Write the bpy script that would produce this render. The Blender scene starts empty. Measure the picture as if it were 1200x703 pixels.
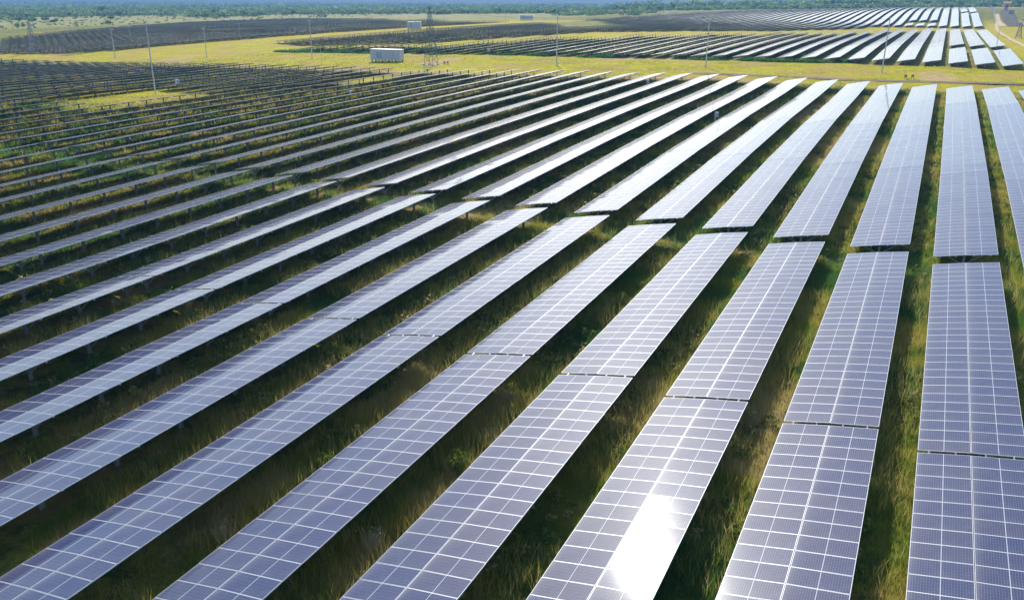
import bpy, bmesh, math, random
import numpy as np
from mathutils import Vector, Matrix, Euler

S = bpy.context.scene
COL = S.collection
R = math.radians
rng = np.random.default_rng(7)
random.seed(7)

# ------------------------------------------------------------------ camera, sky, sun, exposure
CAM_Z = 17.912
F_PX = 952.46
PITCH, YAW, ROLL = 0.351886, 0.467194, 0.0055683
fw = np.array([-math.sin(YAW)*math.cos(PITCH), math.cos(YAW)*math.cos(PITCH), -math.sin(PITCH)])
_r0 = np.array([math.cos(YAW), math.sin(YAW), 0.0]); _u0 = np.cross(_r0, fw)
cr = math.cos(ROLL)*_r0 + math.sin(ROLL)*_u0
cu = -math.sin(ROLL)*_r0 + math.cos(ROLL)*_u0
cam = bpy.data.cameras.new('camera'); camo = bpy.data.objects.new('camera', cam); COL.objects.link(camo)
camo.matrix_world = Matrix(((cr[0], cu[0], -fw[0], 0), (cr[1], cu[1], -fw[1], 0), (cr[2], cu[2], -fw[2], CAM_Z), (0, 0, 0, 1)))
cam.sensor_fit = 'HORIZONTAL'; cam.sensor_width = 36.0; cam.lens = 36.0*F_PX/1200.0
cam.clip_start = 0.5; cam.clip_end = 30000
S.camera = camo

SUN_EL, SUN_AZ = R(34.0), R(28.6)          # azimuth measured from +Y towards -X
sun_dir = Vector((-math.sin(SUN_AZ)*math.cos(SUN_EL), math.cos(SUN_AZ)*math.cos(SUN_EL), math.sin(SUN_EL)))
world = bpy.data.worlds.new('World'); S.world = world; world.use_nodes = True
wn, wl = world.node_tree.nodes, world.node_tree.links
sky = wn.new('ShaderNodeTexSky'); sky.sky_type = 'NISHITA'; sky.sun_disc = False
sky.sun_elevation = SUN_EL; sky.sun_rotation = -SUN_AZ
sky.altitude = 50; sky.air_density = 1.0; sky.dust_density = 1.2; sky.ozone_density = 1.6
wl.new(sky.outputs[0], wn['Background'].inputs['Color']); wn['Background'].inputs['Strength'].default_value = 0.15
sun = bpy.data.lights.new('sun', 'SUN'); suno = bpy.data.objects.new('sun', sun); COL.objects.link(suno)
sun.energy = 3.5; sun.angle = R(0.53); sun.color = (1.0, 0.95, 0.86)
suno.rotation_euler = sun_dir.to_track_quat('Z', 'Y').to_euler(); suno.location = (0, 0, 60)
S.view_settings.view_transform = 'Standard'; S.view_settings.look = 'None'
S.view_settings.exposure = 0.93; S.view_settings.gamma = 1.0; S.view_settings.use_curve_mapping = False
S.cycles.max_bounces = 6; S.cycles.diffuse_bounces = 2; S.cycles.glossy_bounces = 3
S.cycles.transmission_bounces = 3; S.cycles.volume_bounces = 0; S.cycles.transparent_max_bounces = 6
S.cycles.use_denoising = True

# ------------------------------------------------------------------ terrain (height of the panel plane; ground lies TH below)
TP = np.array([(-1.8,23,-0.41),(-7.5,20.7,-0.6),(-13.2,18,-0.72),(-18.8,15,-0.8),(-25,10,-0.8),(4,25,-0.35),(10,25,-0.3),(0,-15,-1.2),(-40,-15,-1),(40,0,-0.6),(40,60,0.9),(40,120,2.8),(40,200,4.6),(10,35.7,0),(-8,35.7,0),(-25,35.7,0),(-47,35.7,0),(9.5,63.6,1.01813),(-8,63.6,0.956937),(-25,63.6,0.9354),(-42,63.6,0.951225),(-58,63.6,1.00025),(-70,63.6,1.05874),(4,90.5,2.25),(-8,91,2.2),(4,118,2.9),(-2,117.5,3),(9,118,2.85),(4,144,3.7),(9,144.8,3.66),(-8,147,3.3),(4,171,3.75),(10,171,3.85),(-7.5,171,3.7),(-20,171,3.85),(-47,171,3.9),(-58,171,3.6),(-75,171,3.5),(-87,171,3.2),(-98,171,2.9),(-110,171,2.65),(-121,171,2.4),(-143,171,2.05),(-160,171,1.9),(-177,171,1.54),(-200,171,0.9),(-225,171,0.1),(-250,171,-0.3),(-280,171,-0.5),(-36,19,-0.55),(-47,26,-0.25),(-58,33.5,0),(-70,41,0.3),(-81,48,0.5),(-93,55,0.83),(-104,62.5,1.08),(-115,70,1.28),(-126,77,1.4),(-138,84.5,1.48),(-149,92,1.35),(-160,99,1.36),(-180,108,1.2),(-210,125,0.5),(-245,155,-0.2),(-280,180,-0.3),(-219,225,2),(-115,228,4),(-60,227,4.6),(0,226,5),(17,230,4.8),(40,240,4.7),(4,270,5.7),(16,270,5.6),(4,300,5.9),(17,320,5.7),(0,470,6.4),(16,490,6.3),(9,515,6.7),(14,515,6.75),(9,600,10),(9,656,12.4),(9,821,15),(-280,210,1),(-335,208,0),(-295,321,3.5),(-200,320,4.5),(-100,330,6),(-340,590,6),(-200,560,6),(-80,560,7),(-400,250,2),(-460,515,4.5),(-480,700,5.5),(-300,820,9),(-100,820,13),(120,820,15),(120,500,6.5),(120,250,5),(120,100,2.5),(150,-50,0),(-150,-50,-1),(-350,100,-1),(-600,300,1),(-900,700,3),(-900,1200,5),(-500,1200,7),(-200,1200,12),(50,1200,16.5),(300,1200,17),(300,700,12),(700,700,13),(700,1300,18),(-1500,1200,4),(-1500,300,2),(-700,1700,8),(-200,1800,14),(300,1900,19)], float)
TH = 1.22
def _k(d2): return 0.5*d2*np.log(d2+1e-9)
_P = TP[:, :2]/100.0; _n = len(_P)
_K = _k(((_P[:, None]-_P[None])**2).sum(-1)) + np.eye(_n)*2e-3
_Q = np.c_[np.ones(_n), _P]
_S = np.linalg.solve(np.block([[_K, _Q], [_Q.T, np.zeros((3, 3))]]), np.r_[TP[:, 2], 0, 0, 0])
def zp(x, y):
    x = np.clip(np.asarray(x, float), -1500, 700); y = np.clip(np.asarray(y, float), -60, 1900)
    sh = np.broadcast(x, y).shape
    X = np.stack([np.broadcast_to(x, sh).ravel(), np.broadcast_to(y, sh).ravel()], 1)/100
    out = np.empty(len(X))
    for i in range(0, len(X), 20000):
        c = X[i:i+20000]
        out[i:i+20000] = _k(((c[:, None]-_P[None])**2).sum(-1)) @ _S[:_n] + _S[-3] + c @ _S[-2:]
    return out.reshape(sh)
def gz(x, y): return float(zp(x, y)) - TH
def proj(P):
    P = np.asarray(P, float) - np.array([0, 0, CAM_Z]); d = P @ fw
    return np.stack([600+F_PX*(P@cr)/d, 351.5-F_PX*(P@cu)/d], -1), d
def vnoise(x, y, s, seed=0):
    """smooth value noise in 0..1"""
    x = np.asarray(x, float)/s; y = np.asarray(y, float)/s
    xi = np.floor(x).astype(np.int64); yi = np.floor(y).astype(np.int64); fx = x-xi; fy = y-yi
    fx = fx*fx*(3-2*fx); fy = fy*fy*(3-2*fy)
    def h(a, b):
        v = np.sin(a*127.1+b*311.7+seed*74.7)*43758.5453
        return v-np.floor(v)
    return (h(xi, yi)*(1-fx)+h(xi+1, yi)*fx)*(1-fy)+(h(xi, yi+1)*(1-fx)+h(xi+1, yi+1)*fx)*fy
def sstep(a, b, x): t = np.clip((x-a)/(b-a), 0, 1); return t*t*(3-2*t)

# ------------------------------------------------------------------ materials
def mat(name):
    m = bpy.data.materials.new(name); m.use_nodes = True
    return m, m.node_tree.nodes, m.node_tree.links, m.node_tree.nodes['Principled BSDF']
def math_n(N, L, op, a, b=None, c=None, clamp=False):
    n = N.new('ShaderNodeMath'); n.operation = op; n.use_clamp = clamp
    for i, v in enumerate((a, b, c)):
        if v is None: continue
        if isinstance(v, (int, float)): n.inputs[i].default_value = v
        else: L.new(v, n.inputs[i])
    return n.outputs[0]
def mix_n(N, L, f, a, b):
    n = N.new('ShaderNodeMix'); n.data_type = 'RGBA'
    for s, v in ((0, f), (6, a), (7, b)):
        if isinstance(v, (int, float)): n.inputs[s].default_value = v
        elif isinstance(v, tuple): n.inputs[s].default_value = (*v, 1)
        else: L.new(v, n.inputs[s])
    return n.outputs[2]
def noise_n(N, L, vec, scale, detail=3, rough=.55):
    n = N.new('ShaderNodeTexNoise'); n.inputs['Scale'].default_value = scale; n.inputs['Detail'].default_value = detail
    n.inputs['Roughness'].default_value = rough; L.new(vec, n.inputs['Vector']); return n.outputs['Fac']
def remap_n(N, L, v, a, b):
    n = N.new('ShaderNodeMapRange'); n.interpolation_type = 'SMOOTHSTEP'; L.new(v, n.inputs[0])
    n.inputs[1].default_value = a; n.inputs[2].default_value = b; return n.outputs[0]
def simple(name, col, rough=.6, metal=0.0, var=.15, scale=3.0):
    m, N, L, b = mat(name)
    tc = N.new('ShaderNodeTexCoord'); f = noise_n(N, L, tc.outputs['Object'], scale, 4)
    c = mix_n(N, L, f, tuple(x*(1-var) for x in col), tuple(min(1, x*(1+var)) for x in col))
    L.new(c, b.inputs['Base Color']); b.inputs['Roughness'].default_value = rough; b.inputs['Metallic'].default_value = metal
    return m

MOD_U, MOD_V = 2.02, 0.958
def panel_material():
    m, N, L, b = mat('solar_glass'); N.remove(b)
    uv = N.new('ShaderNodeUVMap'); sp = N.new('ShaderNodeSeparateXYZ'); L.new(uv.outputs[0], sp.inputs[0])
    u, v = sp.outputs[0], sp.outputs[1]
    fu = math_n(N, L, 'FRACT', u); fv = math_n(N, L, 'FRACT', v)
    du = math_n(N, L, 'MULTIPLY', math_n(N, L, 'SUBTRACT', .5, math_n(N, L, 'ABSOLUTE', math_n(N, L, 'SUBTRACT', fu, .5))), MOD_U)
    dv = math_n(N, L, 'MULTIPLY', math_n(N, L, 'SUBTRACT', .5, math_n(N, L, 'ABSOLUTE', math_n(N, L, 'SUBTRACT', fv, .5))), MOD_V)
    frame = math_n(N, L, 'LESS_THAN', math_n(N, L, 'MINIMUM', du, dv), .019)
    mid = math_n(N, L, 'LESS_THAN', math_n(N, L, 'MULTIPLY', math_n(N, L, 'ABSOLUTE', math_n(N, L, 'SUBTRACT', fu, .5)), MOD_U), .014)
    def cell(fr, n, size, w):
        d = math_n(N, L, 'SUBTRACT', .5, math_n(N, L, 'ABSOLUTE', math_n(N, L, 'SUBTRACT', math_n(N, L, 'FRACT', math_n(N, L, 'MULTIPLY', fr, n)), .5)))
        return math_n(N, L, 'LESS_THAN', math_n(N, L, 'MULTIPLY', d, size/n), w)
    cl = math_n(N, L, 'MAXIMUM', cell(fu, 24, MOD_U, .0042), cell(fv, 6, MOD_V, .0032))
    bus = cell(fv, 24, MOD_V, .0013)
    # module tint: one random number per module
    wn_ = N.new('ShaderNodeTexWhiteNoise'); wn_.noise_dimensions = '4D'
    cb = N.new('ShaderNodeCombineXYZ'); L.new(math_n(N, L, 'FLOOR', u), cb.inputs[0]); L.new(math_n(N, L, 'FLOOR', v), cb.inputs[1])
    oi = N.new('ShaderNodeObjectInfo'); L.new(cb.outputs[0], wn_.inputs['Vector']); L.new(math_n(N, L, 'MULTIPLY', oi.outputs['Random'], 91.7), wn_.inputs['W'])
    rnd = wn_.outputs['Value']
    tint = mix_n(N, L, rnd, (.012, .024, .085), (.034, .038, .080))
    tcg = N.new('ShaderNodeTexCoord')
    cellv = noise_n(N, L, uv.outputs[0], 9.0, 2)
    tint = mix_n(N, L, math_n(N, L, 'MULTIPLY', cellv, .35), tint, (.045, .050, .10))
    col = mix_n(N, L, math_n(N, L, 'MULTIPLY', bus, .4), tint, (.24, .25, .32))
    col = mix_n(N, L, math_n(N, L, 'MULTIPLY', cl, .6), col, (.20, .22, .30))
    col = mix_n(N, L, mid, col, (.36, .38, .42))
    dirt = noise_n(N, L, tcg.outputs['Object'], .9, 5, .65)
    edge = math_n(N, L, 'POWER', math_n(N, L, 'SUBTRACT', 1.0, fu), 14.0)
    dm = math_n(N, L, 'MINIMUM', math_n(N, L, 'ADD', math_n(N, L, 'MULTIPLY', remap_n(N, L, dirt, .45, .8), .09), math_n(N, L, 'MULTIPLY', edge, .22)), .4)
    col = mix_n(N, L, dm, col, (.36, .35, .33))
    dif = N.new('ShaderNodeBsdfDiffuse'); L.new(col, dif.inputs['Color'])
    # slight waviness of the glass
    bmp = N.new('ShaderNodeBump'); bmp.inputs['Strength'].default_value = .05; bmp.inputs['Distance'].default_value = .02
    geo = N.new('ShaderNodeNewGeometry')
    wav = noise_n(N, L, geo.outputs['Position'], 1.3, 2); L.new(wav, bmp.inputs['Height'])
    g1 = N.new('ShaderNodeBsdfGlossy'); g1.distribution = 'GGX'; g1.inputs['Roughness'].default_value = .074
    g2 = N.new('ShaderNodeBsdfGlossy'); g2.distribution = 'GGX'; g2.inputs['Roughness'].default_value = .36
    for g in (g1, g2): L.new(bmp.outputs[0], g.inputs['Normal']); g.inputs['Color'].default_value = (.565, .585, .585, 1)
    gm = N.new('ShaderNodeMixShader'); gm.inputs[0].default_value = .14; L.new(g1.outputs[0], gm.inputs[1]); L.new(g2.outputs[0], gm.inputs[2])
    fr = N.new('ShaderNodeFresnel'); fr.inputs['IOR'].default_value = 1.45
    ms = N.new('ShaderNodeMixShader'); L.new(fr.outputs[0], ms.inputs[0]); L.new(dif.outputs[0], ms.inputs[1]); L.new(gm.outputs[0], ms.inputs[2])
    fd = N.new('ShaderNodeBsdfPrincipled'); fd.inputs['Base Color'].default_value = (.29, .305, .33, 1); fd.inputs['Roughness'].default_value = .5; fd.inputs['Metallic'].default_value = .2
    mf = N.new('ShaderNodeMixShader'); L.new(frame, mf.inputs[0]); L.new(ms.outputs[0], mf.inputs[1]); L.new(fd.outputs[0], mf.inputs[2])
    L.new(mf.outputs[0], N['Material Output'].inputs['Surface'])
    return m
M_PANEL = panel_material()
M_ALU = simple('aluminium_frame', (.72, .73, .75), .4, .5, .05)
M_BACK = simple('panel_backsheet', (.46, .56, .80), .5, 0, .08)
M_GALV = simple('galvanised_steel', (.42, .44, .46), .5, .5, .12, 6)
M_PYLON = simple('dark_steel', (.13, .17, .18), .6, .3, .1)
M_POST = simple('weathered_post', (.20, .21, .21), .75, .1, .25, 5)
M_CONC = simple('pole_concrete', (.46, .45, .43), .8, 0, .15, 4)
M_WHITE = simple('white_paint', (.40, .42, .44), .45, 0, .06, 1.5)
M_CABIN = simple('grey_cabinet', (.33, .35, .37), .6, 0, .1)
M_GREYP = simple('grey_paint', (.36, .40, .45), .5, 0, .1, 1.5)
M_DARK = simple('dark_vent', (.05, .055, .06), .6, 0, .2)
M_RED = simple('faded_red_paint', (.34, .12, .09), .7, 0, .2)
M_ORANGE = simple('orange_paint', (.62, .27, .06), .6, 0, .1)
M_BLUEP = simple('blue_grey_paint', (.20, .28, .38), .4, .2, .1)
M_CABLE = simple('cable', (.10, .10, .10), .6, .3, .1)
M_STONE = simple('pale_concrete', (.55, .54, .50), .85, 0, .1)

def ground_material():
    m, N, L, b = mat('ground_soil_and_grass')
    geo = N.new('ShaderNodeNewGeometry'); P = geo.outputs['Position']
    def at(n):
        a = N.new('ShaderNodeAttribute'); a.attribute_name = n; return a.outputs['Fac']
    n1 = noise_n(N, L, P, .09, 4, .6); n2 = noise_n(N, L, P, .5, 5, .65); n3 = noise_n(N, L, P, 3.5, 4, .7); n4 = noise_n(N, L, P, .02, 3)
    base = mix_n(N, L, remap_n(N, L, n2, .38, .62), (.05, .090, .022), (.19, .185, .035))
    base = mix_n(N, L, remap_n(N, L, n1, .50, .66), base, (.27, .185, .07))
    base = mix_n(N, L, math_n(N, L, 'MULTIPLY', remap_n(N, L, n3, .45, .75), .55), base, (.27, .25, .045))
    lush = mix_n(N, L, remap_n(N, L, n2, .30, .70), (.27, .275, .006), (.46, .37, .014))
    lush = mix_n(N, L, remap_n(N, L, n1, .43, .58), lush, (.36, .26, .060))
    lush = mix_n(N, L, math_n(N, L, 'MULTIPLY', remap_n(N, L, n3, .45, .75), .55), lush, (.14, .18, .02))
    dry = mix_n(N, L, remap_n(N, L, n1, .40, .62), (.27, .24, .095), (.19, .20, .06))
    dry = mix_n(N, L, math_n(N, L, 'MULTIPLY', remap_n(N, L, n2, .5, .75), .6), dry, (.13, .14, .05))
    fst = mix_n(N, L, remap_n(N, L, n4, .40, .60), (.07, .12, .045), (.18, .19, .07))
    fst = mix_n(N, L, remap_n(N, L, n1, .45, .65), fst, (.08, .13, .05))
    soil = mix_n(N, L, remap_n(N, L, n2, .35, .65), (.33, .20, .11), (.44, .31, .17))
    c = mix_n(N, L, at('lush'), base, lush); c = mix_n(N, L, at('dry'), c, dry); c = mix_n(N, L, at('forest'), c, fst); c = mix_n(N, L, at('soil'), c, soil)
    L.new(c, b.inputs['Base Color']); b.inputs['Roughness'].default_value = .95; b.inputs['Specular IOR Level'].default_value = .03
    bp = N.new('ShaderNodeBump'); bp.inputs['Strength'].default_value = .9; bp.inputs['Distance'].default_value = .25
    L.new(math_n(N, L, 'ADD', n3, math_n(N, L, 'MULTIPLY', n2, 1.5)), bp.inputs['Height']); L.new(bp.outputs[0], b.inputs['Normal'])
    return m
M_GROUND = ground_material()

def leaf_material(name, ramp, trans=.35, tip=None):
    m, N, L, b = mat(name); N.remove(b)
    a = N.new('ShaderNodeAttribute'); a.attribute_name = 'tone'
    r_ = N.new('ShaderNodeValToRGB'); cr_ = r_.color_ramp
    while len(cr_.elements) < len(ramp): cr_.elements.new(.5)
    for e, (p, c) in zip(cr_.elements, ramp): e.position = p; e.color = (*c, 1)
    L.new(a.outputs['Fac'], r_.inputs[0])
    d = N.new('ShaderNodeBsdfDiffuse'); t = N.new('ShaderNodeBsdfTranslucent'); ms = N.new('ShaderNodeMixShader')
    L.new(r_.outputs[0], d.inputs[0]); L.new(r_.outputs[0], t.inputs[0]); ms.inputs[0].default_value = trans
    L.new(d.outputs[0], ms.inputs[1]); L.new(t.outputs[0], ms.inputs[2]); L.new(ms.outputs[0], N['Material Output'].inputs['Surface'])
    return m
M_GRASS = leaf_material('grass_blades', [(0, (.04, .13, .038)), (.3, (.085, .20, .038)), (.55, (.26, .30, .03)), (.8, (.42, .34, .08)), (1, (.52, .43, .20))], .55)
M_LEAF = leaf_material('leaves', [(0, (.045, .11, .040)), (.5, (.11, .19, .060)), (1, (.25, .31, .11))], .5)
M_BRIGHT = leaf_material('bright_leaves', [(0, (.07, .12, .015)), (.5, (.17, .22, .03)), (1, (.32, .33, .06))], .45)
M_WEED = leaf_material('weed_leaves', [(0, (.035, .085, .025)), (.5, (.10, .18, .035)), (.85, (.24, .25, .06)), (1, (.36, .30, .14))], .45)
M_STRAW = leaf_material('straw_stalks', [(0, (.20, .17, .07)), (.5, (.36, .30, .15)), (1, (.55, .48, .32))], .35)
M_TRUNK = simple('bark', (.12, .09, .065), .9, 0, .25, 8)

# ------------------------------------------------------------------ mesh helpers
class MB:
    def __init__(s): s.v = []; s.f = []; s.mi = []; s.uv = []
    def face(s, pts, mi=0, uv=None):
        i = len(s.v); s.v += [tuple(p) for p in pts]; s.f.append(tuple(range(i, i+len(pts)))); s.mi.append(mi)
        s.uv += list(uv) if uv else [(0.5, 0.5)]*len(pts)
    def box(s, x0, x1, y0, y1, z0, z1, mi=0, M=None):
        c = [(x0, y0, z0), (x1, y0, z0), (x1, y1, z0), (x0, y1, z0), (x0, y0, z1), (x1, y0, z1), (x1, y1, z1), (x0, y1, z1)]
        if M is not None: c = [tuple(M @ Vector(p)) for p in c]
        for q in ((3, 2, 1, 0), (4, 5, 6, 7), (0, 1, 5, 4), (1, 2, 6, 5), (2, 3, 7, 6), (3, 0, 4, 7)): s.face([c[k] for k in q], mi)
    def bar(s, a, b, w, mi=0, w2=None, n=4):
        a, b = Vector(a), Vector(b); d = (b-a).normalized(); w2 = w if w2 is None else w2
        o = d.orthogonal().normalized(); p = d.cross(o)
        ra = [a+(o*math.cos(2*math.pi*(k+.5)/n)+p*math.sin(2*math.pi*(k+.5)/n))*w for k in range(n)]
        rb = [b+(o*math.cos(2*math.pi*(k+.5)/n)+p*math.sin(2*math.pi*(k+.5)/n))*w2 for k in range(n)]
        for k in range(n): s.face([ra[k], ra[(k+1) % n], rb[(k+1) % n], rb[k]], mi)
        s.face(ra[::-1], mi); s.face(rb, mi)
    def mesh(s, name, mats):
        me = bpy.data.meshes.new(name); me.from_pydata(s.v, [], s.f)
        for m in mats: me.materials.append(m)
        me.polygons.foreach_set('material_index', s.mi)
        ul = me.uv_layers.new(name='UVMap'); ul.data.foreach_set('uv', np.array(s.uv, np.float32).ravel())
        me.update(); return me
def link(name, data, parent=None, loc=None, rot=None):
    o = bpy.data.objects.new(name, data); COL.objects.link(o)
    if parent is not None: o.parent = parent
    if loc is not None: o.location = loc
    if rot is not None: o.rotation_euler = rot
    return o
def tag(o, label, cat, group=None):
    o['label'] = label; o['category'] = cat
    if group: o['group'] = group
    return o
def smooth(me): me.polygons.foreach_set('use_smooth', [True]*len(me.polygons)); return me
def tri_mesh(name, V, tone, mat_):
    """V: (n,3,3) triangles, tone per triangle"""
    n = len(V); me = bpy.data.meshes.new(name)
    me.vertices.add(n*3); me.vertices.foreach_set('co', V.astype(np.float32).ravel())
    me.loops.add(n*3); me.loops.foreach_set('vertex_index', np.arange(n*3, dtype=np.int32))
    me.polygons.add(n); me.polygons.foreach_set('loop_start', np.arange(0, n*3, 3, dtype=np.int32)); me.polygons.foreach_set('loop_total', np.full(n, 3, np.int32))
    a = me.attributes.new('tone', 'FLOAT', 'POINT'); a.data.foreach_set('value', np.repeat(tone, 3).astype(np.float32) if tone.ndim == 1 else tone.astype(np.float32).ravel())
    me.materials.append(mat_); me.update(); me.validate(); return me

# ------------------------------------------------------------------ field layout
X0, PITCHX = 3.83774, 5.67011
def row_x(r): return X0 - PITCHX*r
MISSING = {(23, 3), (24, 3), (25, 3), (21, 5)}
MAIN = [(-18.2, 8.66), (8.83, 35.63), (35.85, 62.66), (64.50, 91.28), (91.42, 118.20), (118.34, 145.12), (145.26, 172.04)]
def b1_max(x): return np.interp(x, [-206, -188, -163, -151, -146, -136, -120, -106, -82, -36, -7, 20], [232, 239, 255, 271, 288, 305, 311, 330, 361, 406, 470, 470])
def d_min(x): return np.interp(x, [-232, -215, -173, -151, -146, -112, -76, -43, -36, 60], [258, 250, 272, 349, 376, 402, 423, 476, 515, 515])
def d_max(x): return np.interp(x, [-238, -230, -210, -156, -80, 60], [590, 668, 749, 852, 866, 848])
def in_wedge(x, y):
    return x < -172 and 430 + (x+180)*-1.6 - 6 < y < 500 + max(0, (-180-x))*1.7
tables = []                                             # block, row, index along the row, y0, y1
for r_ in range(-2, 50):
    x = row_x(r_)
    for k, (a, b) in enumerate(MAIN):
        if (r_, k-0) in {(23, 4), (24, 4), (25, 4), (21, 6)}: continue
        tables.append(('main', r_, k, a, b))
for r_ in range(-2, 38):
    x = row_x(r_)
    segs = []
    if r_ <= 0:
        segs = [(226, 252.8), (252.95, 279.75)] + [(300+26.95*i, 326.8+26.95*i) for i in range(6)]
    else:
        n = int((float(b1_max(x))-226)/26.95+.4); segs = [(226+26.95*i, 252.8+26.95*i) for i in range(max(n, 0 if x < -200 else 1))]
    for k, (a, b) in enumerate(segs): tables.append(('b1', r_, k, a, b))
for r_ in range(-2, 43):
    x = row_x(r_); y = float(d_min(x)); k = 0
    lim = float(d_max(x))
    if r_ <= -1: segs = [(515+26.95*i, 541.8+26.95*i) for i in range(5)] + [(668+26.95*i, 694.8+26.95*i) for i in range(6)]
    elif r_ in (2, 3, 4): segs = [(515, 541.8)] + [(572+26.95*i, 598.8+26.95*i) for i in range(10)]
    else:
        segs = []
        while y+20 < lim: segs.append((y, y+26.8)); y += 26.95
    for k, (a, b) in enumerate(segs):
        if in_wedge(x, (a+b)/2): continue
        tables.append(('b2', r_, k, a, b))
for r_ in range(49, 82):
    x = row_x(r_)
    ymin = float(np.interp(x, [-460, -380, -310, -285, -275], [425, 240, 193, 199, 212])); ymax = float(np.interp(x, [-470, -440, -275], [520, 534, 534]))
    k = 0; y = ymin
    while y+20 < ymax: tables.append(('c', r_, k, y, y+26.8)); y += 26.95; k += 1
for i in range(5):                                      # far array at the right edge
    for j in range(7): tables.append(('e', -11-i, j, 690+26.95*j, 716.8+26.95*j))

TILT_L, TILT_R = R(11.3), R(9.4)
HW = 2.04
def table_roll(blk, r_, a):
    j = math.sin(r_*12.9898+a*78.233)*43758.5453; j = (j-math.floor(j))*2-1; x = row_x(r_)
    if blk == 'c': return R(5.9+.8*j)
    if blk == 'b2': return R(float(np.interp(x, [-230, -60, 0], [3.8, 3.0, 0]))+.8*j)
    if blk == 'b1': return R(float(np.interp(x, [-200, -60, 0], [1.8, 1.0, 0]))+.5*j)
    return R(.22*j + float(np.interp(x, [-280, -130, -75], [5.0, 2.6, 0]))*(1+.3*j))
def table_frame(r_, a, b):
    x = row_x(r_); za, zb = float(zp(x, a)), float(zp(x, b)); yc = (a+b)/2
    return x, yc, (za+zb)/2, math.atan2(zb-za, b-a)
info = []
xs = np.array([row_x(t[1]) for t in tables]); ya = np.array([t[3] for t in tables]); yb = np.array([t[4] for t in tables])
za, zb = zp(xs, ya), zp(xs, yb)
for i, t in enumerate(tables):
    x = xs[i]; pts = []
    for s in np.linspace(0, 1, 6):
        for sx in (-1, 1): pts.append((x+sx*2.02, ya[i]+(yb[i]-ya[i])*s, za[i]+(zb[i]-za[i])*s+sx*.36))
    q, d = proj(pts)
    ok = d > 2
    if not ok.any(): continue
    q = q[ok]; mrg = 30
    ins = (q[:, 0] > -mrg) & (q[:, 0] < 1200+mrg) & (q[:, 1] > -5) & (q[:, 1] < 703+mrg)
    if not ins.any(): continue
    qc = np.clip(q, [0, 0], [1200, 703]); 
    area = 0.0
    for k in range(0, len(qc)-3, 2):
        p0, p1, p2, p3 = qc[k], qc[k+1], qc[k+3], qc[k+2]
        area += .5*abs((p2[0]-p0[0])*(p3[1]-p1[1])-(p3[0]-p1[0])*(p2[1]-p0[1]))
    info.append((area+1e-3*ins.sum(), float(d[ok].min()), t, i))
info.sort(key=lambda a: -a[0])
N_IND = 296
ind, rest = info[:N_IND], info[N_IND:]

# ------------------------------------------------------------------ shared meshes of a table
L_T = 26.8; NV = 28; PV = L_T/NV
def strip_pts(side, y0, y1, z=0.0):
    """one module strip: corner points in table space (origin = panel-plane centre line)"""
    t = TILT_L if side < 0 else TILT_R; c, s = math.cos(t), math.sin(t); g = .012
    i, o = side*g, side*(g+MOD_U)
    return (i*c, i*s+z), (o*c, o*s+z)
def array_mesh():
    mb = MB()
    for side in (-1, 1):
        (xi, zi), (xo, zo) = strip_pts(side, 0, 0)
        p = sorted([(xi, zi), (xo, zo)])
        (xl, zl), (xr, zr) = p; y0, y1 = -L_T/2, L_T/2
        mb.face([(xl, y0, zl), (xr, y0, zr), (xr, y1, zr), (xl, y1, zl)], 0, [(0 if side < 0 else 1, 0), (1 if side < 0 else 2, 0), (1 if side < 0 else 2, NV), (0 if side < 0 else 1, NV)])
        h = .04
        mb.face([(xl, y1, zl-h), (xr, y1, zr-h), (xr, y0, zr-h), (xl, y0, zl-h)], 1)
        mb.face([(xl, y0, zl-h), (xr, y0, zr-h), (xr, y0, zr), (xl, y0, zl)], 2)
        mb.face([(xr, y1, zr-h), (xl, y1, zl-h), (xl, y1, zl), (xr, y1, zr)], 2)
        mb.face([(xl, y1, zl-h), (xl, y0, zl-h), (xl, y0, zl), (xl, y1, zl)], 2)
        mb.face([(xr, y0, zr-h), (xr, y1, zr-h), (xr, y1, zr), (xr, y0, zr)], 2)
    return mb
ME_ARRAY = array_mesh().mesh('panel_array', [M_PANEL, M_BACK, M_ALU])
def module_mesh():
    mb = MB(); hx, hy, h = MOD_U/2, PV/2-.006, .04
    x0, x1, y0, y1 = -hx, hx, -hy, hy
    mb.face([(x0, y0, 0), (x1, y0, 0), (x1, y1, 0), (x0, y1, 0)], 0, [(0, 0), (1, 0), (1, 1), (0, 1)])
    mb.face([(x0, y1, -h), (x1, y1, -h), (x1, y0, -h), (x0, y0, -h)], 1)
    for a, b in (((x0, y0), (x1, y0)), ((x1, y0), (x1, y1)), ((x1, y1), (x0, y1)), ((x0, y1), (x0, y0))):
        mb.face([(a[0], a[1], -h), (b[0], b[1], -h), (b[0], b[1], 0), (a[0], a[1], 0)], 2)
    return mb.mesh('solar_panel', [M_PANEL, M_BACK, M_ALU])
ME_MODULE = module_mesh()
PURLIN_U = (-1.55, -.55, .55, 1.55)
def purlin_mesh():
    mb = MB(); mb.box(-.03, .03, -L_T/2-.075, L_T/2+.075, -.09, 0); return mb.mesh('purlin', [M_GALV])
ME_PURLIN = purlin_mesh()
def post_mesh(full):
    mb = MB(); w = .075 if not full else .055
    mb.box(-w, w, -.1, -.085, -TH-.35, -.2); mb.box(-w, w, .085, .1, -TH-.35, -.2); mb.box(-.012, .012, -.085, .085, -TH-.35, -.2)
    if full:
        M = Matrix.Rotation(-R(10.3), 4, 'Y'); mb.box(-1.75, 1.75, -.04, .04, -.24, -.135, 1, M)
        for s in (-1, 1): mb.bar((s*.05, 0, -.95), (s*1.25, 0, -.2+s*.2), .035, 1)
    return mb.mesh('support_post', [M_POST, M_GALV])
ME_POST_FULL, ME_POST = post_mesh(True), post_mesh(False)
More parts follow.
